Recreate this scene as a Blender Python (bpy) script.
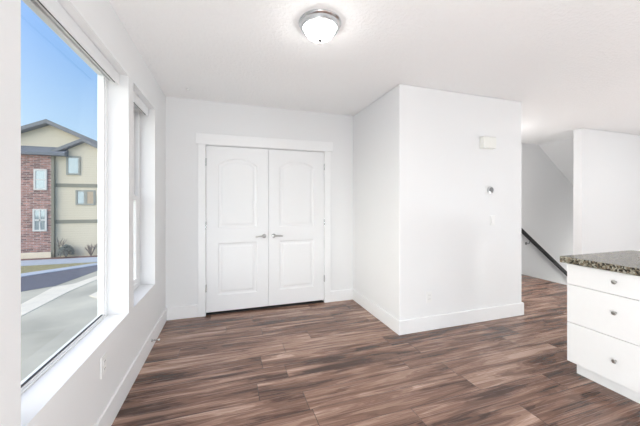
import bpy, bmesh, math, random
from mathutils import Vector, Matrix
random.seed(7)
for o in list(bpy.data.objects): bpy.data.objects.remove(o)
S = bpy.context.scene
COL = S.collection

# ------------------------------------------------------------------ camera
cd = bpy.data.cameras.new('camera'); cam = bpy.data.objects.new('camera', cd); COL.objects.link(cam)
cam.location = (0, 0, 1.36); cam.rotation_euler = (math.radians(90), 0, math.radians(-17.86))
cd.sensor_width = 36; cd.lens = 284/640*36; cd.shift_y = -9.8/640; cd.clip_start = .02; cd.clip_end = 300
S.camera = cam
# ------------------------------------------------------------------ exposure
S.view_settings.view_transform = 'Standard'; S.view_settings.look = 'None'
S.view_settings.gamma = 1; S.view_settings.use_curve_mapping = False
S.view_settings.exposure = 0.11
# ------------------------------------------------------------------ sky: blue gradient plus an added unseen glow that sends light through the windows
GLOW_DIR = Vector((-.92, -.26, .29)).normalized(); GLOW = 5.1; GLOW_POW = 3.0
W = bpy.data.worlds.new('sky'); S.world = W; W.use_nodes = True
wt = W.node_tree; wt.nodes.clear()
def wn(t, **k):
    n = wt.nodes.new(t)
    for a, b in k.items(): setattr(n, a, b)
    return n
tc = wn('ShaderNodeTexCoord'); sep = wn('ShaderNodeSeparateXYZ'); wt.links.new(tc.outputs['Generated'], sep.inputs[0])
ramp = wn('ShaderNodeValToRGB'); wt.links.new(sep.outputs['Z'], ramp.inputs[0])
els = ramp.color_ramp.elements
els[0].position = 0.0; els[0].color = (.62, .77, .95, 1)
els[1].position = .75; els[1].color = (.12, .31, .86, 1)
e = els.new(.20); e.color = (.46, .67, .94, 1)
e = els.new(.42); e.color = (.185, .42, .88, 1)
dt = wn('ShaderNodeVectorMath', operation='DOT_PRODUCT'); wt.links.new(tc.outputs['Generated'], dt.inputs[0]); dt.inputs[1].default_value = GLOW_DIR
mx = wn('ShaderNodeMath', operation='MAXIMUM'); wt.links.new(dt.outputs['Value'], mx.inputs[0]); mx.inputs[1].default_value = 0
pw = wn('ShaderNodeMath', operation='POWER'); wt.links.new(mx.outputs[0], pw.inputs[0]); pw.inputs[1].default_value = GLOW_POW
gl = wn('ShaderNodeMath', operation='MULTIPLY'); wt.links.new(pw.outputs[0], gl.inputs[0]); gl.inputs[1].default_value = GLOW
bg1 = wn('ShaderNodeBackground'); wt.links.new(ramp.outputs[0], bg1.inputs['Color']); bg1.inputs['Strength'].default_value = 1.0
bg2 = wn('ShaderNodeBackground'); bg2.inputs['Color'].default_value = (1, .915, .79, 1); wt.links.new(gl.outputs[0], bg2.inputs['Strength'])
ad = wn('ShaderNodeAddShader'); wt.links.new(bg1.outputs[0], ad.inputs[0]); wt.links.new(bg2.outputs[0], ad.inputs[1])
wo = wn('ShaderNodeOutputWorld'); wt.links.new(ad.outputs[0], wo.inputs[0])
# ------------------------------------------------------------------ added fill lights, no fixtures: behind the camera, to the right, hall and stairwell
FILL_W = dict(fill_left=132, fill_mid=40, fill_right=118, stairwell=29, hall=17, fill_far_right=48)
H = 2.598                                                            # ceiling height
def fill_light(name, loc, watts, size, col=(.92, .975, 1)):
    ld = bpy.data.lights.new(name, 'POINT'); ld.shadow_soft_size = size/2; ld.energy = watts; ld.color = col
    o = bpy.data.objects.new(name, ld); COL.objects.link(o); o.location = loc
    return o
fill_light('fill_light_left', (-.15, -.7, .42), FILL_W['fill_left'], .5)
fill_light('fill_light_mid', (2.0, -.9, .5), FILL_W['fill_mid'], .5)
fill_light('fill_light_right', (5.0, -.6, .6), FILL_W['fill_right'], .5)
fill_light('fill_light_far_right', (6.5, .8, 1.5), FILL_W['fill_far_right'], .5)
fill_light('fill_light_stairwell', (8.2, 3.78, -.6), FILL_W['stairwell'], .3, (1, .985, .96))
fill_light('fill_light_hall', (4.25, 3.5, 1.15), FILL_W['hall'], .3, (1, .99, .97))

# ------------------------------------------------------------------ material helpers
def newmat(name):
    m = bpy.data.materials.new(name); m.use_nodes = True
    return m, m.node_tree, m.node_tree.nodes['Principled BSDF']
def N(t, kind, **k):
    n = t.nodes.new(kind)
    for a, b in k.items(): setattr(n, a, b)
    return n
def link(t, a, b): t.links.new(a, b)
def paint(name, col, rough=.6, scale=60, bump=.03, var=.02, metal=0, dist=.002):
    m, t, p = newmat(name)
    c = N(t, 'ShaderNodeTexCoord'); n = N(t, 'ShaderNodeTexNoise'); n.inputs['Scale'].default_value = scale; n.inputs['Detail'].default_value = 4
    link(t, c.outputs['Object'], n.inputs['Vector'])
    r = N(t, 'ShaderNodeValToRGB'); link(t, n.outputs['Fac'], r.inputs[0])
    r.color_ramp.elements[0].position = .3; r.color_ramp.elements[1].position = .7
    r.color_ramp.elements[0].color = (*[max(0, v*(1-var)) for v in col], 1); r.color_ramp.elements[1].color = (*[min(1, v*(1+var)) for v in col], 1)
    link(t, r.outputs[0], p.inputs['Base Color'])
    p.inputs['Roughness'].default_value = rough; p.inputs['Metallic'].default_value = metal
    if bump:
        b = N(t, 'ShaderNodeBump'); b.inputs['Strength'].default_value = bump; b.inputs['Distance'].default_value = dist
        link(t, n.outputs['Fac'], b.inputs['Height']); link(t, b.outputs[0], p.inputs['Normal'])
    return m
def metal(name, col, rough):
    return paint(name, col, rough, 200, .02, .04, 1.0, .0005)
M = {}
M['wall'] = paint('wall_paint', (.825, .828, .832), .75, 220, .12, .008)
M['trim'] = paint('trim_paint', (.89, .893, .897), .38, 30, .02, .006)
M['door'] = paint('door_paint', (.85, .855, .862), .42, 90, .03, .006)
M['vinyl'] = paint('window_vinyl', (.88, .885, .89), .35, 40, .01, .006)
M['cab'] = paint('cabinet_paint', (.85, .85, .845), .4, 30, .01, .005)
M['plastic'] = paint('white_plastic', (.84, .84, .83), .4, 50, .01, .006)
M['ivory'] = paint('ivory_plastic', (.83, .83, .79), .45, 50, .01, .006)
M['blind'] = paint('blind_cassette', (.80, .81, .82), .5, 80, .02, .008)
M['nickel'] = metal('brushed_nickel', (.46, .45, .44), .3)
M['chrome'] = metal('satin_chrome', (.62, .63, .64), .25)
M['pewter'] = metal('pewter', (.26, .26, .26), .35)
M['black'] = paint('black_rail_paint', (.010, .010, .011), .75, 60, .03, .2)
M['dark'] = paint('dark_rubber_and_shade', (.03, .03, .03), .6, 60, .03, .1)  # rubber and slots; also paints shade on the closet floor and blind gap
M['stair'] = paint('stair_carpet', (.35, .33, .30), .95, 300, .4, .15)
# knockdown ceiling
m, t, p = newmat('knockdown_ceiling'); M['ceil'] = m
c = N(t, 'ShaderNodeTexCoord'); n = N(t, 'ShaderNodeTexNoise'); n.inputs['Scale'].default_value = 38; n.inputs['Detail'].default_value = 3
link(t, c.outputs['Object'], n.inputs['Vector'])
r = N(t, 'ShaderNodeValToRGB'); r.color_ramp.elements[0].position = .47; r.color_ramp.elements[1].position = .58
link(t, n.outputs['Fac'], r.inputs[0])
b = N(t, 'ShaderNodeBump'); b.inputs['Strength'].default_value = .4; b.inputs['Distance'].default_value = .004
link(t, r.outputs[0], b.inputs['Height']); link(t, b.outputs[0], p.inputs['Normal'])
p.inputs['Base Color'].default_value = (.92, .92, .92, 1); p.inputs['Roughness'].default_value = .85
# laminate planks running along X
m, t, p = newmat('walnut_laminate'); M['floor'] = m
def mth(op, a, b=None, c=None):
    n = N(t, 'ShaderNodeMath', operation=op)
    for i, v in enumerate((a, b, c)):
        if v is None: continue
        if isinstance(v, (int, float)): n.inputs[i].default_value = v
        else: link(t, v, n.inputs[i])
    return n.outputs[0]
PW, PL = .19, 1.22
c = N(t, 'ShaderNodeTexCoord'); s = N(t, 'ShaderNodeSeparateXYZ'); link(t, c.outputs['Object'], s.inputs[0])
yy = mth('DIVIDE', mth('SUBTRACT', s.outputs['Y'], .09), PW); row = mth('FLOOR', yy); fy = mth('FRACT', yy)
wn1 = N(t, 'ShaderNodeTexWhiteNoise', noise_dimensions='1D'); link(t, row, wn1.inputs['W'])
xx = mth('ADD', mth('DIVIDE', s.outputs['X'], PL), mth('MULTIPLY', wn1.outputs['Value'], 7.0)); cell = mth('FLOOR', xx); fx = mth('FRACT', xx)
cv = N(t, 'ShaderNodeCombineXYZ'); link(t, cell, cv.inputs[0]); link(t, row, cv.inputs[1])
wn2 = N(t, 'ShaderNodeTexWhiteNoise', noise_dimensions='2D'); link(t, cv.outputs[0], wn2.inputs['Vector'])
ex = mth('MINIMUM', mth('MULTIPLY', fx, PL), mth('MULTIPLY', mth('SUBTRACT', 1, fx), PL))
ey = mth('MINIMUM', mth('MULTIPLY', fy, PW), mth('MULTIPLY', mth('SUBTRACT', 1, fy), PW))
seam = mth('LESS_THAN', mth('MINIMUM', ex, ey), .0016)
gv = N(t, 'ShaderNodeCombineXYZ')
link(t, mth('ADD', mth('MULTIPLY', s.outputs['X'], .80), mth('MULTIPLY', wn2.outputs['Value'], 37)), gv.inputs[0])
link(t, mth('MULTIPLY', s.outputs['Y'], 8.5), gv.inputs[1]); link(t, mth('MULTIPLY', wn2.outputs['Value'], 91), gv.inputs[2])
wp = N(t, 'ShaderNodeTexNoise'); wp.inputs['Scale'].default_value = 1.1; wp.inputs['Detail'].default_value = 2; link(t, gv.outputs[0], wp.inputs['Vector'])
wadd = N(t, 'ShaderNodeVectorMath', operation='MULTIPLY_ADD'); link(t, wp.outputs['Color'], wadd.inputs[0]); wadd.inputs[1].default_value = (.9, 1.9, .6); link(t, gv.outputs[0], wadd.inputs[2])
g1 = N(t, 'ShaderNodeTexNoise'); g1.inputs['Scale'].default_value = 1.7; g1.inputs['Detail'].default_value = 5; g1.inputs['Roughness'].default_value = .5; link(t, wadd.outputs[0], g1.inputs['Vector'])
gs = N(t, 'ShaderNodeVectorMath', operation='MULTIPLY'); link(t, gv.outputs[0], gs.inputs[0]); gs.inputs[1].default_value = (1.2, 9, 1)
g2 = N(t, 'ShaderNodeTexNoise'); g2.inputs['Scale'].default_value = 2.4; g2.inputs['Detail'].default_value = 4; link(t, gs.outputs[0], g2.inputs['Vector'])
mixv = mth('ADD', mth('MULTIPLY', g1.outputs['Fac'], .83), mth('MULTIPLY', g2.outputs['Fac'], .17))
mixv = mth('ADD', mixv, mth('MULTIPLY', mth('SINE', mth('MULTIPLY', g1.outputs['Fac'], 70)), .028))
mixv = mth('ADD', mixv, mth('MULTIPLY', mth('SUBTRACT', wn2.outputs['Value'], .5), .10))
r = N(t, 'ShaderNodeValToRGB'); link(t, mixv, r.inputs[0]); el = r.color_ramp.elements
el[0].position = .37; el[0].color = (.060, .028, .019, 1)
el[1].position = .66; el[1].color = (.52, .355, .28, 1)
q = el.new(.43); q.color = (.145, .074, .051, 1)
q = el.new(.52); q.color = (.245, .137, .097, 1)
q = el.new(.60); q.color = (.36, .222, .165, 1)
mixc = N(t, 'ShaderNodeMix', data_type='RGBA'); link(t, seam, mixc.inputs['Factor']); link(t, r.outputs[0], mixc.inputs['A']); mixc.inputs['B'].default_value = (.03, .016, .012, 1)
link(t, mixc.outputs['Result'], p.inputs['Base Color'])
rr = N(t, 'ShaderNodeMapRange'); link(t, g2.outputs['Fac'], rr.inputs['Value']); rr.inputs['To Min'].default_value = .19; rr.inputs['To Max'].default_value = .33
link(t, rr.outputs[0], p.inputs['Roughness'])
b = N(t, 'ShaderNodeBump'); b.inputs['Strength'].default_value = .25; b.inputs['Distance'].default_value = .0015
link(t, mth('SUBTRACT', mth('MULTIPLY', g2.outputs['Fac'], .4), seam), b.inputs['Height']); link(t, b.outputs[0], p.inputs['Normal'])
# granite
m, t, p = newmat('speckled_granite'); M['granite'] = m
c = N(t, 'ShaderNodeTexCoord'); v = N(t, 'ShaderNodeTexVoronoi'); v.inputs['Scale'].default_value = 105; link(t, c.outputs['Object'], v.inputs['Vector'])
hv = N(t, 'ShaderNodeSeparateColor'); link(t, v.outputs['Color'], hv.inputs[0])
r = N(t, 'ShaderNodeValToRGB'); r.color_ramp.interpolation = 'CONSTANT'; link(t, hv.outputs[0], r.inputs[0]); el = r.color_ramp.elements
el[0].position = 0; el[0].color = (.022, .020, .016, 1); el[1].position = .22; el[1].color = (.13, .11, .075, 1)
for ps, cc in ((.42, (.26, .23, .165)), (.60, (.36, .33, .26)), (.74, (.20, .155, .10)), (.88, (.42, .41, .33))):
    q = el.new(ps); q.color = (*cc, 1)
n = N(t, 'ShaderNodeTexNoise'); n.inputs['Scale'].default_value = 22; link(t, c.outputs['Object'], n.inputs['Vector'])
mm = N(t, 'ShaderNodeMix', data_type='RGBA', blend_type='MULTIPLY'); mm.inputs['Factor'].default_value = .38
link(t, r.outputs[0], mm.inputs['A']); link(t, n.outputs['Fac'], mm.inputs['B']); link(t, mm.outputs['Result'], p.inputs['Base Color'])
p.inputs['Roughness'].default_value = .22
# window glass: clear sheet with a Fresnel reflection
def glass(name, tint, k):
    m = bpy.data.materials.new(name); m.use_nodes = True; t = m.node_tree; t.nodes.clear()
    f = N(t, 'ShaderNodeFresnel'); f.inputs['IOR'].default_value = 1.45
    ml = N(t, 'ShaderNodeMath', operation='MULTIPLY'); link(t, f.outputs[0], ml.inputs[0]); ml.inputs[1].default_value = k
    ge = N(t, 'ShaderNodeNewGeometry'); iv = N(t, 'ShaderNodeMath', operation='SUBTRACT'); iv.inputs[0].default_value = 1; link(t, ge.outputs['Backfacing'], iv.inputs[1])
    m2 = N(t, 'ShaderNodeMath', operation='MULTIPLY'); link(t, ml.outputs[0], m2.inputs[0]); link(t, iv.outputs[0], m2.inputs[1]); ml = m2
    tr = N(t, 'ShaderNodeBsdfTransparent'); tr.inputs['Color'].default_value = (*tint, 1)
    gs = N(t, 'ShaderNodeBsdfGlossy'); gs.inputs['Roughness'].default_value = .01
    mx = N(t, 'ShaderNodeMixShader'); link(t, ml.outputs[0], mx.inputs[0]); link(t, tr.outputs[0], mx.inputs[1]); link(t, gs.outputs[0], mx.inputs[2])
    o = N(t, 'ShaderNodeOutputMaterial'); link(t, mx.outputs[0], o.inputs[0])
    return m
M['glass'] = glass('clear_window_glass', (.965, .985, .975), .5)
# frosted dome glass, lit
m, t, p = newmat('frosted_lit_glass'); M['dome'] = m
p.inputs['Base Color'].default_value = (.9, .9, .88, 1); p.inputs['Roughness'].default_value = .35
p.inputs['Emission Color'].default_value = (1, .98, .95, 1); p.inputs['Emission Strength'].default_value = 22
# exterior
def brickmat(name, c1, c2, mortar, scale, bw, rh, ms, rot):
    m, t, p = newmat(name)
    c = N(t, 'ShaderNodeTexCoord'); mp = N(t, 'ShaderNodeMapping'); mp.inputs['Rotation'].default_value = rot; link(t, c.outputs['Object'], mp.inputs[0])
    b = N(t, 'ShaderNodeTexBrick'); link(t, mp.outputs[0], b.inputs['Vector'])
    b.inputs['Color1'].default_value = (*c1, 1); b.inputs['Color2'].default_value = (*c2, 1); b.inputs['Mortar'].default_value = (*mortar, 1)
    b.inputs['Scale'].default_value = scale; b.inputs['Brick Width'].default_value = bw; b.inputs['Row Height'].default_value = rh; b.inputs['Mortar Size'].default_value = ms
    b.inputs['Bias'].default_value = -.1
    n = N(t, 'ShaderNodeTexNoise'); n.inputs['Scale'].default_value = 3.5; n.inputs['Detail'].default_value = 6; link(t, mp.outputs[0], n.inputs['Vector'])
    x = N(t, 'ShaderNodeMix', data_type='RGBA', blend_type='OVERLAY'); x.inputs['Factor'].default_value = .8
    link(t, b.outputs['Color'], x.inputs['A']); link(t, n.outputs['Color'], x.inputs['B'])
    bw_ = N(t, 'ShaderNodeRGBToBW'); link(t, n.outputs['Color'], bw_.inputs[0]); link(t, bw_.outputs[0], x.inputs['B'])
    link(t, x.outputs['Result'], p.inputs['Base Color']); p.inputs['Roughness'].default_value = .85
    return m
M['brick'] = brickmat('red_brick', (.50, .26, .21), (.15, .083, .075), (.50, .45, .42), 1.0, .42, .13, .014, (math.radians(90), 0, 0))
def siding(name, col):
    m, t, p = newmat(name)
    c = N(t, 'ShaderNodeTexCoord'); s = N(t, 'ShaderNodeSeparateXYZ'); link(t, c.outputs['Object'], s.inputs[0])
    a = N(t, 'ShaderNodeMath', operation='MULTIPLY'); link(t, s.outputs['Z'], a.inputs[0]); a.inputs[1].default_value = 5.5
    f = N(t, 'ShaderNodeMath', operation='FRACT'); link(t, a.outputs[0], f.inputs[0])
    b = N(t, 'ShaderNodeBump'); b.inputs['Strength'].default_value = .6; b.inputs['Distance'].default_value = .02; link(t, f.outputs[0], b.inputs['Height'])
    link(t, b.outputs[0], p.inputs['Normal']); p.inputs['Base Color'].default_value = (*col, 1); p.inputs['Roughness'].default_value = .8
    return m
M['siding'] = siding('beige_lap_siding', (.78, .69, .52))
M['belt'] = paint('taupe_trim_board', (.27, .26, .20), .7, 10, .1, .06)
M['roof'] = paint('slate_grey_shingle', (.20, .215, .235), .9, 25, .3, .25)
M['fascia'] = paint('grey_fascia', (.23, .235, .24), .7, 10, .05, .06)
M['framew'] = paint('pale_window_frame', (.72, .71, .66), .5, 10, .02, .02)
M['frameg'] = paint('greyish_window_frame', (.34, .34, .29), .5, 10, .02, .02)
M['asphalt'] = paint('asphalt', (.13, .13, .15), .9, 6, .3, .15)  # dark bluish tone carries the shade lying on the road
M['apron'] = paint('shaded_concrete', (.56, .50, .365), .9, .45, .2, .22)  # yard concrete with its shade painted into the base colour
M['conc'] = paint('pale_concrete', (.88, .77, .58), .9, 2, .2, .06)  # carries the painted sunlight of the yard streak; the plinth uses it too
M['walk'] = paint('sidewalk_concrete', (.50, .53, .57), .9, 3, .2, .06)
M['lawn'] = paint('dry_lawn', (.33, .29, .14), .95, 9, .6, .35, 0, .05)
M['mulch'] = paint('reddish_mulch', (.22, .115, .085), .95, 12, .6, .35, 0, .05)
M['leaf'] = paint('grey_green_foliage', (.33, .35, .31), .8, 8, .3, .4)
M['twig'] = paint('brown_twig', (.24, .19, .16), .9, 20, .3, .2)
m, t, p = newmat('reflecting_far_pane'); M['farpane'] = m
p.inputs['Base Color'].default_value = (.10, .13, .15, 1); p.inputs['Roughness'].default_value = .04; p.inputs['Specular IOR Level'].default_value = 1.0; p.inputs['Metallic'].default_value = .55
p.inputs['Base Color'].default_value = (.40, .47, .49, 1)
n = N(t, 'ShaderNodeTexNoise'); n.inputs['Scale'].default_value = 1.2; c = N(t, 'ShaderNodeTexCoord'); link(t, c.outputs['Object'], n.inputs['Vector'])
b = N(t, 'ShaderNodeBump'); b.inputs['Strength'].default_value = .05; link(t, n.outputs['Fac'], b.inputs['Height']); link(t, b.outputs[0], p.inputs['Normal'])
M['curtain'] = paint('tan_curtain', (.55, .43, .30), .9, 8, .1, .1)

# ------------------------------------------------------------------ mesh helpers
WORLD = {}
class MB:
    def __init__(s): s.bm = bmesh.new()
    def box(s, x0, x1, y0, y1, z0, z1):
        m = Matrix.Translation(((x0+x1)/2, (y0+y1)/2, (z0+z1)/2)) @ Matrix.Diagonal((abs(x1-x0), abs(y1-y0), abs(z1-z0), 1))
        bmesh.ops.create_cube(s.bm, size=1, matrix=m); return s
    def prism(s, pts, vec):
        vec = Vector(vec); a = [s.bm.verts.new(p) for p in pts]; b = [s.bm.verts.new(Vector(p)+vec) for p in pts]
        s.bm.faces.new(a); s.bm.faces.new(b[::-1]); n = len(pts)
        for i in range(n): s.bm.faces.new((a[i], b[i], b[(i+1) % n], a[(i+1) % n]))
        return s
    def tube(s, path, r, seg=12, radii=None):
        path = [Vector(p) for p in path]; rings = []
        for i, p in enumerate(path):
            d = (path[min(i+1, len(path)-1)]-path[max(i-1, 0)]).normalized()
            u = d.orthogonal().normalized() if i == 0 else (u - d*u.dot(d)).normalized()
            w = d.cross(u); rad = radii[i] if radii else r
            rings.append([s.bm.verts.new(p+(u*math.cos(2*math.pi*k/seg)+w*math.sin(2*math.pi*k/seg))*rad) for k in range(seg)])
        for a, b in zip(rings, rings[1:]):
            for k in range(seg): s.bm.faces.new((a[k], a[(k+1) % seg], b[(k+1) % seg], b[k]))
        s.bm.faces.new(rings[0][::-1]); s.bm.faces.new(rings[-1]); return s
    def lathe(s, prof, o, axis=(0, 0, 1), seg=40):
        q = Vector((0, 0, 1)).rotation_difference(Vector(axis)); o = Vector(o); rings = []
        for r, z in prof:
            if r < 1e-6: rings.append([s.bm.verts.new(o+q @ Vector((0, 0, z)))])
            else: rings.append([s.bm.verts.new(o+q @ Vector((r*math.cos(2*math.pi*k/seg), r*math.sin(2*math.pi*k/seg), z))) for k in range(seg)])
        for a, b in zip(rings, rings[1:]):
            for k in range(seg):
                k2 = (k+1) % seg
                if len(a) == 1 and len(b) > 1: s.bm.faces.new((a[0], b[k2], b[k]))
                elif len(b) == 1 and len(a) > 1: s.bm.faces.new((a[k], a[k2], b[0]))
                elif len(a) > 1: s.bm.faces.new((a[k], a[k2], b[k2], b[k]))
        return s
    def build(s, name, mat, parent=None, bevel=0, smooth=False, kind=None, label=None, cat=None, seg=2):
        bm = s.bm; bmesh.ops.recalc_face_normals(bm, faces=bm.faces[:])
        lo = Vector([min(v.co[i] for v in bm.verts) for i in range(3)]); hi = Vector([max(v.co[i] for v in bm.verts) for i in range(3)])
        o = (lo+hi)/2
        if parent is None: o.z = lo.z
        for v in bm.verts: v.co -= o
        me = bpy.data.meshes.new(name); bm.to_mesh(me); bm.free(); me.materials.append(mat)
        ob = bpy.data.objects.new(name, me); COL.objects.link(ob); WORLD[ob.name] = o
        if parent is not None: ob.parent = parent; ob.location = o-WORLD[parent.name]
        else: ob.location = o
        if smooth:
            for f in me.polygons: f.use_smooth = True
            me.set_sharp_from_angle(angle=math.radians(38))
        if bevel:
            bv = ob.modifiers.new('bevel', 'BEVEL'); bv.width = bevel; bv.segments = seg; bv.limit_method = 'ANGLE'; bv.angle_limit = math.radians(40)
        if kind: ob['kind'] = kind
        if label: ob['label'] = label
        if cat: ob['category'] = cat
        return ob
def thing(name, loc, label, cat, group=None, kind=None):
    o = bpy.data.objects.new(name, None); COL.objects.link(o); o.location = loc; o.empty_display_size = .1; WORLD[o.name] = Vector(loc)
    if label: o['label'] = label
    if cat: o['category'] = cat
    if group: o['group'] = group
    if kind: o['kind'] = kind
    return o
def copy_tree(o, parent=None):
    c = o.copy(); COL.objects.link(c); c.parent = parent
    for ch in list(o.children): copy_tree(ch, c)
    return c
def struct(mb, name, mat, label=None, **k): return mb.build(name, mat, kind='structure', label=label, **k)

# ------------------------------------------------------------------ setting
XL, YB, XB, YE, XC = -.696, 3.688, 1.684, 2.544, 3.41
YS = 4.30                                                             # far wall of the stair hall
def floor_mesh():
    mb = MB(); mb.box(-.95, 5.35, -4.0, 4.6, -.25, 0); mb.box(5.35, 9.2, -4.0, 3.133, -.25, 0); return mb
f = struct(floor_mesh(), 'floor', M['floor'], 'dark walnut plank floor'); 
for v in f.data.vertices: v.co += WORLD['floor']
f.location = (0, 0, 0)
struct(MB().box(-.95, 9.2, -4.0, 4.6, H, H+.2), 'ceiling', M['ceil'], 'white knockdown textured ceiling')
# left wall with its two window openings
W1 = (1.275, 2.409); W2 = (2.522, 3.193); ZS, ZH = .556, 2.292
XO = XL-.182
lw = MB()
for y0, y1, z0, z1 in ((-4.0, W1[0], 0, H), (W1[0], W2[1], 0, ZS), (W1[0], W2[1], ZH, H), (W1[1], W2[0], ZS, ZH), (W2[1], 4.6, 0, H)):
    lw.box(XO, XL, y0, y1, z0, z1)
struct(lw, 'wall_left', M['wall'], 'white left wall with two deep window openings')
# back wall with closet opening, closet behind it
DL, DM, DR, DT, DB = -.258, .489, 1.245, 2.056, .036
bw = MB(); bw.box(XL, DL-.006, YB, YB+.12, 0, H).box(DR+.006, XB, YB, YB+.12, 0, H).box(DL-.006, DR+.006, YB, YB+.12, DT+.006, H)
struct(bw, 'wall_back', M['wall'], 'white back wall around the closet doors')
# protruding wall block: hollow closet chase
cw = MB(); cw.box(XB, XC, YE, YS, 0, H)
struct(cw, 'wall_center', M['wall'], 'white projecting wall block between dining nook and hall', bevel=.012, seg=4)
struct(MB().box(XC, 9.2, YS, YS+.12, -3.2, H), 'wall_stair', M['wall'], 'white far wall of the stairwell')
struct(MB().box(5.55, 9.2, 3.133, 3.26, -3.0, H), 'wall_right', M['wall'], 'white wall behind the granite counter', bevel=.008, seg=3)
struct(MB().box(9.2, 9.32, -4.0, 4.6, -3.2, H), 'wall_far_right', M['wall'])
rw = MB(); rw.box(-.95, .4, -4.12, -4.0, 0, H).box(3.4, 9.2, -4.12, -4.0, 0, H).box(.4, 3.4, -4.12, -4.0, 2.2, H)
struct(rw, 'wall_rear', M['wall'])
# sloped ceiling under the upper stair flight
sx0, sx1, sl = 6.22, 9.2, .775
struct(MB().prism([(sx0, 3.26, H), (sx1, 3.26, H), (sx1, 3.26, H-sl*(sx1-sx0))], (0, YS-3.26, 0)), 'ceiling_sloped', M['wall'], 'sloped ceiling over the stairs')
st = MB()
for i in range(11): st.box(5.35+.25*i, 5.35+.25*(i+1), 3.26, YS, -.25-.19*(i+1), -.19*(i+1))
struct(st, 'staircase', M['stair'])
# baseboards
BH, BT = .148, .016
def bb(name, boxes):
    mb = MB()
    for q in boxes: mb.box(*q)
    struct(mb, name, M['trim'], bevel=.004)
bb('baseboard_left', [(XL, XL+BT, -4.0, YB, 0, BH)])
bb('baseboard_back', [(XL+BT, -.348, YB-BT, YB, 0, BH), (1.338, XB-BT, YB-BT, YB, 0, BH)])
c = MB().prism([(XB-BT, YB, 0), (XB-BT, YE-BT, 0), (XC+BT, YE-BT, 0), (XC+BT, YS, 0), (XC, YS, 0), (XC, YE, 0), (XB, YE, 0), (XB, YB, 0)], (0, 0, BH))
struct(c, 'baseboard_center', M['trim'], bevel=.004)
# door casing and jamb
tr = MB(); tr.box(-.346, DL-.004, YB-.018, YB, 0, DT+.012).box(DR+.004, 1.338, YB-.018, YB, 0, DT+.012)
struct(tr, 'trim_1', M['trim'], 'flat white side casings of the closet doors', bevel=.003)
struct(MB().box(-.372, 1.366, YB-.026, YB, DT+.012, DT+.142), 'trim_2', M['trim'], 'wide white head casing over the closet doors', bevel=.003)
jm = MB(); jm.box(DL-.006, DL-.003, YB, YB+.12, 0, DT+.006).box(DR+.003, DR+.006, YB, YB+.12, 0, DT+.006)
struct(jm, 'trim_3', M['trim'])
cl = MB(); cl.box(XL, XB, 4.34, 4.4, 0, H)
struct(cl, 'wall_closet', M['wall'])
struct(MB().box(DL-.003, DR+.003, YB+.012, 4.34, 0, .006), 'floor_closet', M['dark'], 'closet floor painted dark for the shade behind the doors')  # floor darkened to paint the unlit closet's shade under the doors

# ------------------------------------------------------------------ closet doors
def inset(pts, d):
    n = len(pts); out = []
    for i in range(n):
        a, b, c = Vector(pts[i-1]), Vector(pts[i]), Vector(pts[(i+1) % n])
        n1 = Vector((-(b-a).y, (b-a).x)).normalized(); n2 = Vector((-(c-b).y, (c-b).x)).normalized()
        k = (n1+n2).normalized(); out.append(b+k*(d/max(.3, k.dot(n1))))
    return out
def leaf(x0, x1, z0, z1, panels, yf, th):
    mb = MB(); bm = mb.bm
    V = lambda x, z, y: bm.verts.new((x, y, z))
    outer = [V(x0, z0, yf), V(x1, z0, yf), V(x1, z1, yf), V(x0, z1, yf)]
    edges = [bm.edges.new((outer[i], outer[(i+1) % 4])) for i in range(4)]; loops = []
    for pts in panels:
        lp = [V(x, z, yf) for x, z in pts]; loops.append((pts, lp))
        edges += [bm.edges.new((lp[i], lp[(i+1) % len(lp)])) for i in range(len(lp))]
    bmesh.ops.triangle_fill(bm, use_beauty=True, edges=edges)
    for pts, lp in loops:
        prev = lp; n = len(lp)
        for d, dep in ((.004, .004), (.012, .008), (.022, .009), (.034, .009), (.052, .003), (.058, .0025)):
            cur = [V(q.x, q.y, yf+dep) for q in inset(pts, d)]
            for i in range(n): bm.faces.new((prev[i], prev[(i+1) % n], cur[(i+1) % n], cur[i]))
            prev = cur
        bm.faces.new(prev)
    back = [V(v.co.x, v.co.z, yf+th) for v in outer]
    for i in range(4): bm.faces.new((outer[i], outer[(i+1) % 4], back[(i+1) % 4], back[i]))
    bm.faces.new(back); return mb
def panel_pts(x0, x1, z0, z1, rise=0):
    p = [(x0, z0), (x1, z0), (x1, z1)]
    if rise:
        w = (x1-x0)/2; R = (w*w+rise*rise)/(2*rise); cx = (x0+x1)/2; cz = z1+rise-R; a = math.asin(w/R)
        for k in range(1, 16):
            th = a-2*a*k/16; p.append((cx+R*math.sin(th), cz+R*math.cos(th)))
    p.append((x0, z1)); return p
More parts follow.
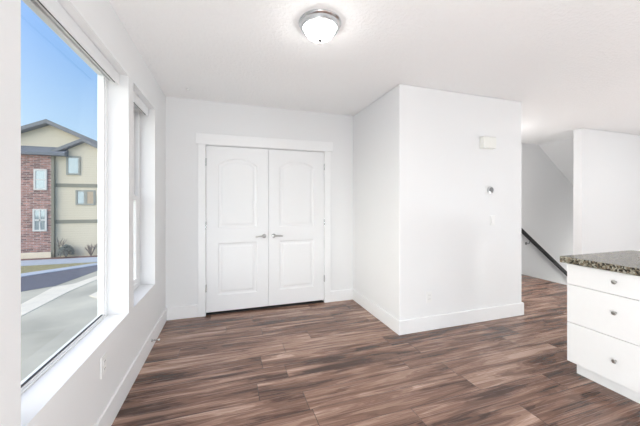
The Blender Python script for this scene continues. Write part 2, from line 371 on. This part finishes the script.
for idx, (x0, x1, px0, px1, hx, sg, lab) in enumerate((
        (DL+.001, DM-.002, -.122, .346, .4365, -1, 'left white two-panel arched closet door with its lever pointing left'),
        (DM+.002, DR-.001, .632, 1.100, .556, 1, 'right white two-panel arched closet door with its lever pointing right'))):
    d = leaf(x0, x1, DB, DT, [panel_pts(px0, px1, .232, .870), panel_pts(px0, px1, 1.055, 1.832, .080)], YB, .035)
    d = struct(d, 'door_%d' % (idx+1), M['door'], lab)
    h = MB(); h.lathe([(0, .0), (.027, 0), (.027, .006), (.024, .010), (.011, .012), (.010, .045), (.0, .046)], (hx, YB, .940), (0, -1, 0), 28)
    h.tube([(hx, YB-.045, .940), (hx+sg*.014, YB-.050, .940), (hx+sg*.05, YB-.052, .941), (hx+sg*.095, YB-.050, .937), (hx+sg*.112, YB-.047, .935)], .008, 12, [.010, .0105, .009, .0075, .006])
    h.build('door_handle', M['nickel'], d, smooth=True, label='brushed nickel lever')
    ex = x0 if sg < 0 else x1
    for z in (1.855, 1.095, .335):
        hb = MB(); hb.tube([(ex-.001*sg*-1, YB-.020, z-.045), (ex+.001*sg, YB-.020, z+.045)], .0065, 10); hb.box(ex-.002, ex+.002, YB-.018, YB+.012, z-.044, z+.044)
        hb.build('hinge', M['chrome'], d, smooth=True, label='satin metal hinge')

# ------------------------------------------------------------------ windows
def pane_box(y0, y1, z0, z1, x): return MB().box(x-.003, x+.003, y0, y1, z0, z1)
def frame_ring(mb, y0, y1, z0, z1, w, x0, x1):
    mb.box(x0, x1, y0, y0+w, z0, z1).box(x0, x1, y1-w, y1, z0, z1).box(x0, x1, y0+w, y1-w, z0, z0+w).box(x0, x1, y0+w, y1-w, z1-w, z1); return mb
XF = -.827
def frame4(y0, y1, z0, z1, ws, wb, wt, x0, x1):
    return MB().box(x0, x1, y0, y0+ws, z0, z1).box(x0, x1, y1-ws, y1, z0, z1).box(x0, x1, y0+ws, y1-ws, z0, z0+wb).box(x0, x1, y0+ws, y1-ws, z1-wt, z1)
win = struct(frame4(W1[0], W1[1], ZS, ZH, .022, .010, .018, -.880, XF), 'window_1', M['vinyl'], 'large fixed picture window nearest the camera in the left wall', bevel=.003)
frame4(W1[0]+.022, W1[1]-.022, ZS+.010, ZH-.018, .020, .008, .016, -.872, -.834).build('window_bead', M['vinyl'], win, bevel=.003)
MB().box(-.850, -.840, W1[0]+.042, W1[1]-.042, ZS+.018, ZS+.022).build('glazing_gasket', M['dark'], win, label='thin dark gasket along the bottom of the glass')
pane_box(W1[0]+.042, W1[1]-.042, ZS+.018, ZH-.034, -.846).build('window_pane', M['glass'], win, label='clear glass pane')
win = struct(frame_ring(MB(), W2[0], W2[1], ZS, ZH, .045, -.880, XF), 'window_2', M['vinyl'], 'narrow hung window nearer the closet in the left wall', bevel=.004)
ZM = 1.41
frame_ring(MB(), W2[0]+.045, W2[1]-.045, ZM-.02, ZH-.045, .045, -.878, -.858).build('upper_sash', M['vinyl'], win, bevel=.003)
frame_ring(MB(), W2[0]+.045, W2[1]-.045, ZS+.045, ZM+.022, .045, -.856, -.832).build('lower_sash', M['vinyl'], win, bevel=.003)
pane_box(W2[0]+.089, W2[1]-.089, ZM+.024, ZH-.089, -.866).build('window_pane', M['glass'], win, label='clear glass pane')
pane_box(W2[0]+.089, W2[1]-.089, ZS+.089, ZM-.022, -.845).build('window_pane', M['glass'], win, label='clear glass pane')
# roller blinds
def blind(y0, y1, label):
    t = thing('roller_blind', (-.775, (y0+y1)/2, ZH), label, 'window blind', 'roller blinds in the window heads')
    pts = [(-.815, y0, ZH-.002), (-.747, y0, ZH-.002)]
    for k in range(0, 7):
        a = math.radians(90*k/6); pts.append((-.757+.010*math.cos(a), y0, ZH-.070-.010*math.sin(a)))
    pts += [(-.759, y0, ZH-.080), (-.759, y0, ZH-.016), (-.809, y0, ZH-.016), (-.809, y0, ZH-.062), (-.815, y0, ZH-.062)]
    MB().prism(pts, (0, y1-y0, 0)).build('cassette', M['blind'], t, smooth=True)
    MB().tube([(-.788, y0+.006, ZH-.040), (-.788, y1-.006, ZH-.040)], .019, 16).build('rolled_shade', M['plastic'], t, smooth=True)
    MB().tube([(-.772, y0+.01, ZH-.066), (-.772, y1-.01, ZH-.066)], .005, 10).build('shadow_line', M['dark'], t, smooth=True, label='slim dark line standing in for the shadow gap under the cassette')  # dark tube added as the shadow line behind the cassette lip
    pts = pts[:9]+[(-.797, y0, ZH-.080), (-.815, y0, ZH-.062)]
    for y in (y0-.003, y1): MB().prism([(a, y, c) for a, b, c in pts], (0, .003, 0)).build('end_cap', M['plastic'], t)
    return t
blind(W1[0]+.008, W1[1]-.022, 'rolled-up white roller blind over the large picture window')
blind(W2[0]+.008, W2[1]-.022, 'rolled-up white roller blind over the narrow window by the closet')

# ------------------------------------------------------------------ ceiling light
LX, LY = .599, 1.859
cl = thing('ceiling_light', (LX, LY, H), 'round flush ceiling light with nickel ring and glowing frosted bowl', 'ceiling light')
MB().lathe([(0, 0), (.146, 0), (.147, -.008), (.142, -.014), (.135, -.018), (.132, -.034), (.127, -.042), (.118, -.044), (.112, -.040), (0, -.038)], (LX, LY, H), seg=56).build('ring', M['chrome'], cl, smooth=True, label='brushed nickel ring')
prof = [(.107, -.036)]
for k in range(1, 17):
    a = math.radians(90*k/16); prof.append((.107*math.cos(a) if k < 16 else 0, -.036-.080*math.sin(a)))
MB().lathe(prof, (LX, LY, H), seg=56).build('glass_bowl', M['dome'], cl, smooth=True, label='glowing frosted glass bowl')
MB().lathe([(0, -.140), (.005, -.138), (.008, -.132), (.007, -.128), (.016, -.124), (.017, -.119), (.013, -.114), (0, -.111)], (LX, LY, H), seg=24).build('finial', M['pewter'], cl, smooth=True, label='small nickel finial')
hl = copy_tree(cl); hl.location = (4.50, 3.60, H); hl['label'] = 'round flush ceiling light in the hall before the stairs'
# sprinkler cover on the ceiling
MB().lathe([(0, 0), (.019, 0), (.019, -.006), (.022, -.008), (.022, -.011), (.019, -.013), (0, -.013)], (-.418, 3.375, H), seg=28).build('sprinkler_cover', M['plastic'], None, smooth=True, label='tiny round white cover plate on the ceiling near the back left corner', cat='sprinkler cover')

# ------------------------------------------------------------------ things on the block wall
t = thing('door_chime', (2.84, YE, 1.985), 'white rectangular door chime box high on the projecting wall', 'door chime')
MB().box(2.745, 2.939, YE-.012, YE, 1.985, 2.122).build('back_plate', M['ivory'], t, bevel=.003)
MB().box(2.749, 2.935, YE-.058, YE-.012, 1.989, 2.118).build('cover', M['ivory'], t, bevel=.008)
t = thing('thermostat', (2.892, YE, 1.475), 'small round dark-faced thermostat below the chime box', 'thermostat')
O = (2.892, YE, 1.513)
MB().box(2.892-.062, 2.892+.062, YE-.004, YE, 1.513-.047, 1.513+.047).build('wall_plate', M['plastic'], t, bevel=.003, label='white wall plate')
MB().lathe([(0, .004), (.040, .004), (.041, .018), (.039, .026), (.031, .028), (.030, .026), (0, .026)], O, (0, -1, 0), 40).build('dial_ring', M['chrome'], t, smooth=True, label='silver dial ring')
MB().lathe([(.0305, .0262), (.029, .0285), (0, .0285)], O, (0, -1, 0), 40).build('display', paint('dark_display', (.20, .205, .21), .15, 20, 0, .02), t, label='dark glossy display')
t = thing('light_switch', (2.935, YE, 1.10), 'white light switch plate under the thermostat', 'light switch')
MB().box(2.935-.036, 2.935+.036, YE-.006, YE, 1.10, 1.217).build('plate', M['plastic'], t, bevel=.003)
MB().prism([(2.935-.017, YE-.006, 1.125), (2.935-.017, YE-.012, 1.125), (2.935-.017, YE-.007, 1.192), (2.935-.017, YE-.006, 1.192)], (.034, 0, 0)).build('rocker', M['plastic'], t)
def outlet(loc, axis, label):
    t = thing('wall_outlet', loc, label, 'wall outlet', 'wall outlets')
    x, y, z = loc
    def bx(u0, u1, d0, d1, z0, z1):
        return MB().box(x+u0, x+u1, y-d1, y-d0, z+z0, z+z1) if axis == 'y' else MB().box(x+d0, x+d1, y+u0, y+u1, z+z0, z+z1)
    bx(-.037, .037, 0, .006, 0, .118).build('plate', M['plastic'], t, bevel=.003)
    for zc in (.038, .080):
        s = bx(-.017, .017, .006, .009, zc-.015, zc+.015).build('socket', M['plastic'], t, bevel=.004)
        sl = bx(-.0085, -.006, .009, .0096, zc-.001, zc+.009); q = bx(.006, .0085, .009, .0096, zc-.001, zc+.008)
        sl.build('slot', M['dark'], s, label='dark slot'); q.build('slot', M['dark'], s, label='dark slot')
outlet((2.048, YE, .292), 'y', 'white wall outlet low on the projecting wall')
outlet((XL, 1.963, .355), 'x', 'white wall outlet low under the picture window')
# spring door stop on the left baseboard
t = thing('door_stop', (XL+BT, 2.99, .07), 'small spring door stop sticking out of the left baseboard', 'door stop')
MB().lathe([(0, 0), (.014, 0), (.014, .004), (.008, .010), (0, .010)], (XL+BT, 2.99, .085), (1, 0, 0), 20).build('base', M['chrome'], t, smooth=True)
hel = [(XL+BT+.008+.046*k/120, 2.99+.0055*math.cos(2*math.pi*k/10), .085+.0055*math.sin(2*math.pi*k/10)) for k in range(121)]
MB().tube(hel, .0013, 6).build('spring', M['chrome'], t, smooth=True, label='thin metal spring')
MB().lathe([(0, 0), (.008, 0), (.0085, .012), (.006, .016), (0, .016)], (XL+BT+.054, 2.99, .085), (1, 0, 0), 20).build('tip', M['plastic'], t, smooth=True, label='white rubber tip')

# ------------------------------------------------------------------ handrail
ry = YS-.075
def rail_pt(x, off): return (x, ry, (.700)-.735*(x-5.80)+off)
t = thing('handrail', (5.80, YS, 0), 'sloping black handrail on the stairwell wall', 'handrail')
rb = MB(); a, b = rail_pt(5.05, 0), rail_pt(8.9, 0)
rb.prism([(a[0], ry-.02, a[2]-.043), (a[0], ry+.02, a[2]-.043), (a[0], ry+.02, a[2]+.043), (a[0], ry-.02, a[2]+.043)], (b[0]-a[0], 0, b[2]-a[2]))
rb.build('rail', M['black'], t, bevel=.008)
for x in (5.88, 7.3):
    p = rail_pt(x, -.040); k = MB()
    k.lathe([(0, 0), (.03, 0), (.03, .004), (.012, .008), (0, .008)], (p[0], YS, p[2]-.075), (0, -1, 0), 20)
    k.tube([(p[0], YS-.006, p[2]-.075), (p[0], YS-.06, p[2]-.072), (p[0], ry, p[2]-.045), (p[0], ry, p[2]+.004)], .007, 10)
    k.build('bracket', M['pewter'], t, smooth=True, label='small metal bracket')

# ------------------------------------------------------------------ kitchen peninsula
XK, YK = 2.575, 1.555
def cabinet(y0, label):
    y1 = y0-.60
    t = thing('base_cabinet', (XK+.3, (y0+y1)/2, 0), label, 'cabinet', 'white base cabinets under the granite counter')
    c = MB(); c.box(XK+.020, 3.44, y1+.001, y0, .107, .884); c.build('carcass', M['cab'], t)
    MB().box(XK+.08, 3.40, y1+.001, y0-.021, 0, .107).build('toe_kick', M['cab'], t)
    for z0, z1, zk in ((.719, .878, .810), (.419, .7155, .594), (.107, .4155, .258)):
        d = MB().box(XK, XK+.019, y1+.002, y0-.0005, z0, z1).build('drawer', M['cab'], t, bevel=.0015)
        ky = (y0+y1)/2
        MB().lathe([(0, 0), (.008, 0), (.006, .006), (.0055, .012), (.012, .018), (.0145, .023), (.012, .028), (0, .030)], (XK, ky, zk), (-1, 0, 0), 24).build('knob', M['nickel'], d, smooth=True, label='round brushed nickel knob')
    return t
k1 = cabinet(YK, 'white three-drawer base cabinet at the end of the granite counter')
MB().box(2.54, 3.475, -.30, 1.588, .885, .935).build('countertop', M['granite'], None, bevel=.006, seg=3, label='speckled brown-grey granite countertop on the white drawer cabinet', cat='countertop')
k2 = copy_tree(k1); k2.location.y -= .60; k2['label'] = 'second white three-drawer base cabinet beside the end cabinet'
k3 = copy_tree(k1); k3.location.y -= 1.20; k3['label'] = 'third white three-drawer base cabinet from the counter end'

# ------------------------------------------------------------------ outdoors (ground is a storey below)
G = -2.94
struct(MB().box(-140, 60, -60, 140, G-.3, G), 'ground', M['apron'], 'grey concrete yard outside with its shade painted in')
def slab(name, pts, z, mat, **k): return MB().prism([(x, y, G-.05) for x, y in pts], (0, 0, .05+z)).build(name, mat, None, **k)
slab('road', [(-20.63, 13.21), (-11.48, 20.97), (-8.64, 23.38), (-7.9, 24.0), (-7.75, 22.5), (-7.94, 21.48), (-8.58, 18.26), (-9.61, 17.55), (-17.02, 12.44)], .012, M['asphalt'], kind='structure', label='asphalt road outside, its shade painted into the dark tone')
slab('sunlit_streak', [(-8.06, 9.31), (-8.38, 15.3), (-8.52, 17.96), (-7.82, 18.5), (-7.39, 20.01), (-7.11, 21.0), (-6.9, 20.1), (-7.05, 19.09), (-7.39, 16.88), (-7.5, 13.69), (-7.71, 7.69)], .016, M['conc'], kind='structure', label='streak of sunlight on the concrete, painted pale')  # sunlight on the yard painted as a pale slab
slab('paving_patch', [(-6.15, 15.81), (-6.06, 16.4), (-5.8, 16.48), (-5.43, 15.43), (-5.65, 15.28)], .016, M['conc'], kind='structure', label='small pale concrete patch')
slab('kerb', [(-21.54, 14.61), (-11.97, 21.85), (-8.93, 24.15), (0.64, 31.39), (0.51, 31.14), (-8.64, 23.38), (-11.48, 20.97), (-20.63, 13.21)], .05, M['walk'], kind='structure', label='pale kerb along the road')
slab('lawn', [(-40.0, 24.6), (-8.3, 24.55), (-8.93, 24.15), (-11.97, 21.85), (-21.54, 14.61), (-40.0, 14.61)], .03, M['lawn'], kind='stuff', label='dry green lawn strip in front of the building', cat='lawn')
slab('sidewalk', [(-40, 24.6), (-8.3, 24.55), (-1, 26.5), (-1, 26.7), (-40, 26.7)], .07, M['walk'], kind='structure', label='pale pavement in front of the building')
YF = 27.72
slab('planting_bed', [(-40, 26.7), (-4, 26.7), (-4, YF-.62), (-40, YF-.62)], .12, M['mulch'], kind='stuff', label='reddish mulch bed along the foot of the building', cat='planting bed')
b = thing('apartment_building', (-12.5, YF, G), 'three-storey brick and beige building outside the picture window', 'building')
D = 9
# main gable
PX, PZ, sp = -13.59, 7.62, .45
hw = 5.2
MB().prism([(PX-hw, YF, G), (PX+hw, YF, G), (PX+hw, YF, PZ-sp*hw), (PX, YF, PZ), (PX-hw, YF, PZ-sp*hw)], (0, D, 0)).build('siding_wall', M['siding'], b)
def roof(px, pz, sp, hl, hr, y0, y1, th, nm):
    pts = [(px-hl, y0, pz-sp*hl), (px, y0, pz), (px+hr, y0, pz-sp*hr), (px+hr, y0, pz-sp*hr-th), (px, y0, pz-th), (px-hl, y0, pz-sp*hl-th)]
    r = MB().prism(pts, (0, y1-y0, 0)).build(nm, M['roof'], b)
    pts = [(x, y0-.03, z-(.04 if i < 3 else -.04)) for i, (x, _, z) in enumerate(pts)]
    MB().prism(pts, (0, .03, 0)).build('fascia', M['fascia'], r)
roof(PX*.982, 1.36+(7.95-1.36)*.982, sp, hw+.6, hw+.6, YF-.5, YF+D, .34, 'roof')
# lower front gable section
def at(x, z, y): k = y/27.72; return x*k, 1.36+(z-1.36)*k           # true size of a feature that stands nearer than the main wall
yf = YF-.35; (fx, fz), (l, _), (r, _) = at(-11.2, 6.35, yf), at(-13.18, 0, yf), at(-8.0, 0, yf); fs = .54
MB().prism([(l, yf, G), (r, yf, G), (r, yf, fz-fs*(r-fx)), (fx, yf, fz), (l, yf, fz-fs*(fx-l))], (0, .35, 0)).build('front_siding_wall', M['siding'], b)
fx, fz = at(-11.2, 6.66, YF-.75)
roof(fx, fz, fs, 2.0, 3.5, YF-.75, YF+.05, .30, 'gable_roof')
yb = YF-.55; br, bt = at(-13.18, 5.3, yb)
MB().box(-18.6, br, yb, YF, G, bt).build('brick_wall', M['brick'], b)
yp = YF-.95; pr_, p0 = at(-12.42, 5.14, yp); _, p1 = at(0, 5.36, yp)
MB().prism([(-18.9, yp, p0), (-18.9, yp, p1), (-18.9, YF, p1+.55), (-18.9, YF, p0)], (pr_+18.9, 0, 0)).build('pent_roof', M['roof'], b)
MB().box(-18.6, br+.02, yb-.05, yb, G, G+.55).build('plinth', M['conc'], b)
MB().box(br-.06, br+.10, yb-.05, yf+.01, G, bt-.05).build('corner_board', M['belt'], b)
for z0, z1 in ((2.64, 2.92), (-.25, .03)): MB().box(br+.10, r, yf-.04, yf, at(0, z0, yf)[1], at(0, z1, yf)[1]).build('belt_board', M['belt'], b)
def far_window(x0, x1, z0, z1, y, fm, kind):
    (x0, z0), (x1, z1) = at(x0, z0, y), at(x1, z1, y); f = MB(); wd = .12
    for q in ((x0, x0+wd, z0, z1), (x1-wd, x1, z0, z1), (x0+wd, x1-wd, z0, z0+wd), (x0+wd, x1-wd, z1-wd, z1)): f.box(q[0], q[1], y-.07, y, q[2], q[3])
    if kind == 'hung': f.box(x0+wd, x1-wd, y-.06, y, (z0+z1)/2-.04, (z0+z1)/2+.04)
    if kind == 'grid':
        f.box(x0+wd, x1-wd, y-.06, y, (z0+z1)/2-.06, (z0+z1)/2+.06).box((x0+x1)/2-.04, (x0+x1)/2+.04, y-.06, y, z0+wd, z1-wd)
    if kind == 'slide': f.box((x0+x1)/2-.10, (x0+x1)/2+.10, y-.06, y, z0+wd, z1-wd)
    fo = f.build('window_frame', fm, b)
    MB().box(x0+wd, x1-wd, y-.03, y-.01, z0+wd, z1-wd).build('window_pane', M['farpane'], fo, label='reflecting window pane')
    if kind == 'slide': MB().box((x0+x1)/2+.12, x1-wd, y-.045, y-.031, z0+wd, z1-wd).build('curtain', M['curtain'], fo, label='tan curtain behind the pane')
far_window(-12.28, -11.36, 3.62, 5.12, YF-.35, M['frameg'], 'plain')
far_window(-11.66, -10.36, 1.21, 2.42, YF-.35, M['frameg'], 'slide')
far_window(-14.33, -13.51, 2.39, 4.01, YF-.55, M['framew'], 'hung')
far_window(-14.39, -13.51, -.82, .92, YF-.55, M['framew'], 'grid')
# plants by the building
def bush(name, c, r, h, seed, label, cat):
    rnd = random.Random(seed); t = thing(name, (c[0], c[1], G+.12), label, cat)
    mb = MB()
    for k in range(1600):
        th = rnd.uniform(0, 6.283); ph = math.acos(rnd.uniform(-.2, 1)); rr = rnd.uniform(.75, 1.0)
        p = Vector((c[0]+r*rr*math.sin(ph)*math.cos(th), c[1]+r*rr*math.sin(ph)*math.sin(th)*.8, G+.12+h*.30+h*.70*rr*math.cos(ph)))
        p.z = max(p.z, G+.24)
        q = Matrix.Rotation(rnd.uniform(0, 6.28), 3, 'Z') @ Matrix.Rotation(rnd.uniform(-1.2, 1.2), 3, 'X'); s = rnd.uniform(.035, .065)
        vs = [mb.bm.verts.new(p+q @ Vector(w)*s) for w in ((-1, 0, 0), (0, -.5, .15), (1, 0, 0), (0, .5, .15))]; mb.bm.faces.new(vs)
    mb.build('foliage', M['leaf'], t)
    st = MB()
    for k in range(7):
        a = 6.283*k/7; st.tube([(c[0], c[1], G+.121), (c[0]+.5*r*math.cos(a), c[1]+.4*r*math.sin(a), G+.12+h*.55)], .025, 6)
    st.build('stem', M['twig'], t)
bush('shrub', (-11.93, 26.86), .52, 1.0, 3, 'low rounded grey-green shrub beside the beige wall outside', 'shrub')
def twiggy(c, h, seed, label, count=14, spread=1.0):
    rnd = random.Random(seed); mb = MB()
    for k in range(count):
        a = rnd.uniform(0, 6.283); l = h*rnd.uniform(.6, 1); sp_ = rnd.uniform(.15, .5)*h*spread
        p0 = Vector((c[0], c[1], G+.125)); p2 = p0+Vector((sp_*math.cos(a), sp_*math.sin(a)*.6, l)); p1 = (p0+p2)/2+Vector((0, 0, .1*h))
        mb.tube([p0, p1, p2], .02, 5, [.03, .022, .008])
        for j in range(3): 
            a2 = rnd.uniform(0, 6.283); mb.tube([p1, p1+Vector((.2*h*math.cos(a2), .15*h*math.sin(a2), .3*h))], .01, 4, [.014, .005])
    mb.build('bare_shrub', M['twig'], None, label=label, cat='shrub')
twiggy((-12.42, 27.16), 1.75, 5, 'tall thin bare shrub at the corner of the brick wall', 3, .3)
twiggy((-10.35, 26.95), 1.0, 6, 'low bare twiggy shrub to the right of the rounded shrub')
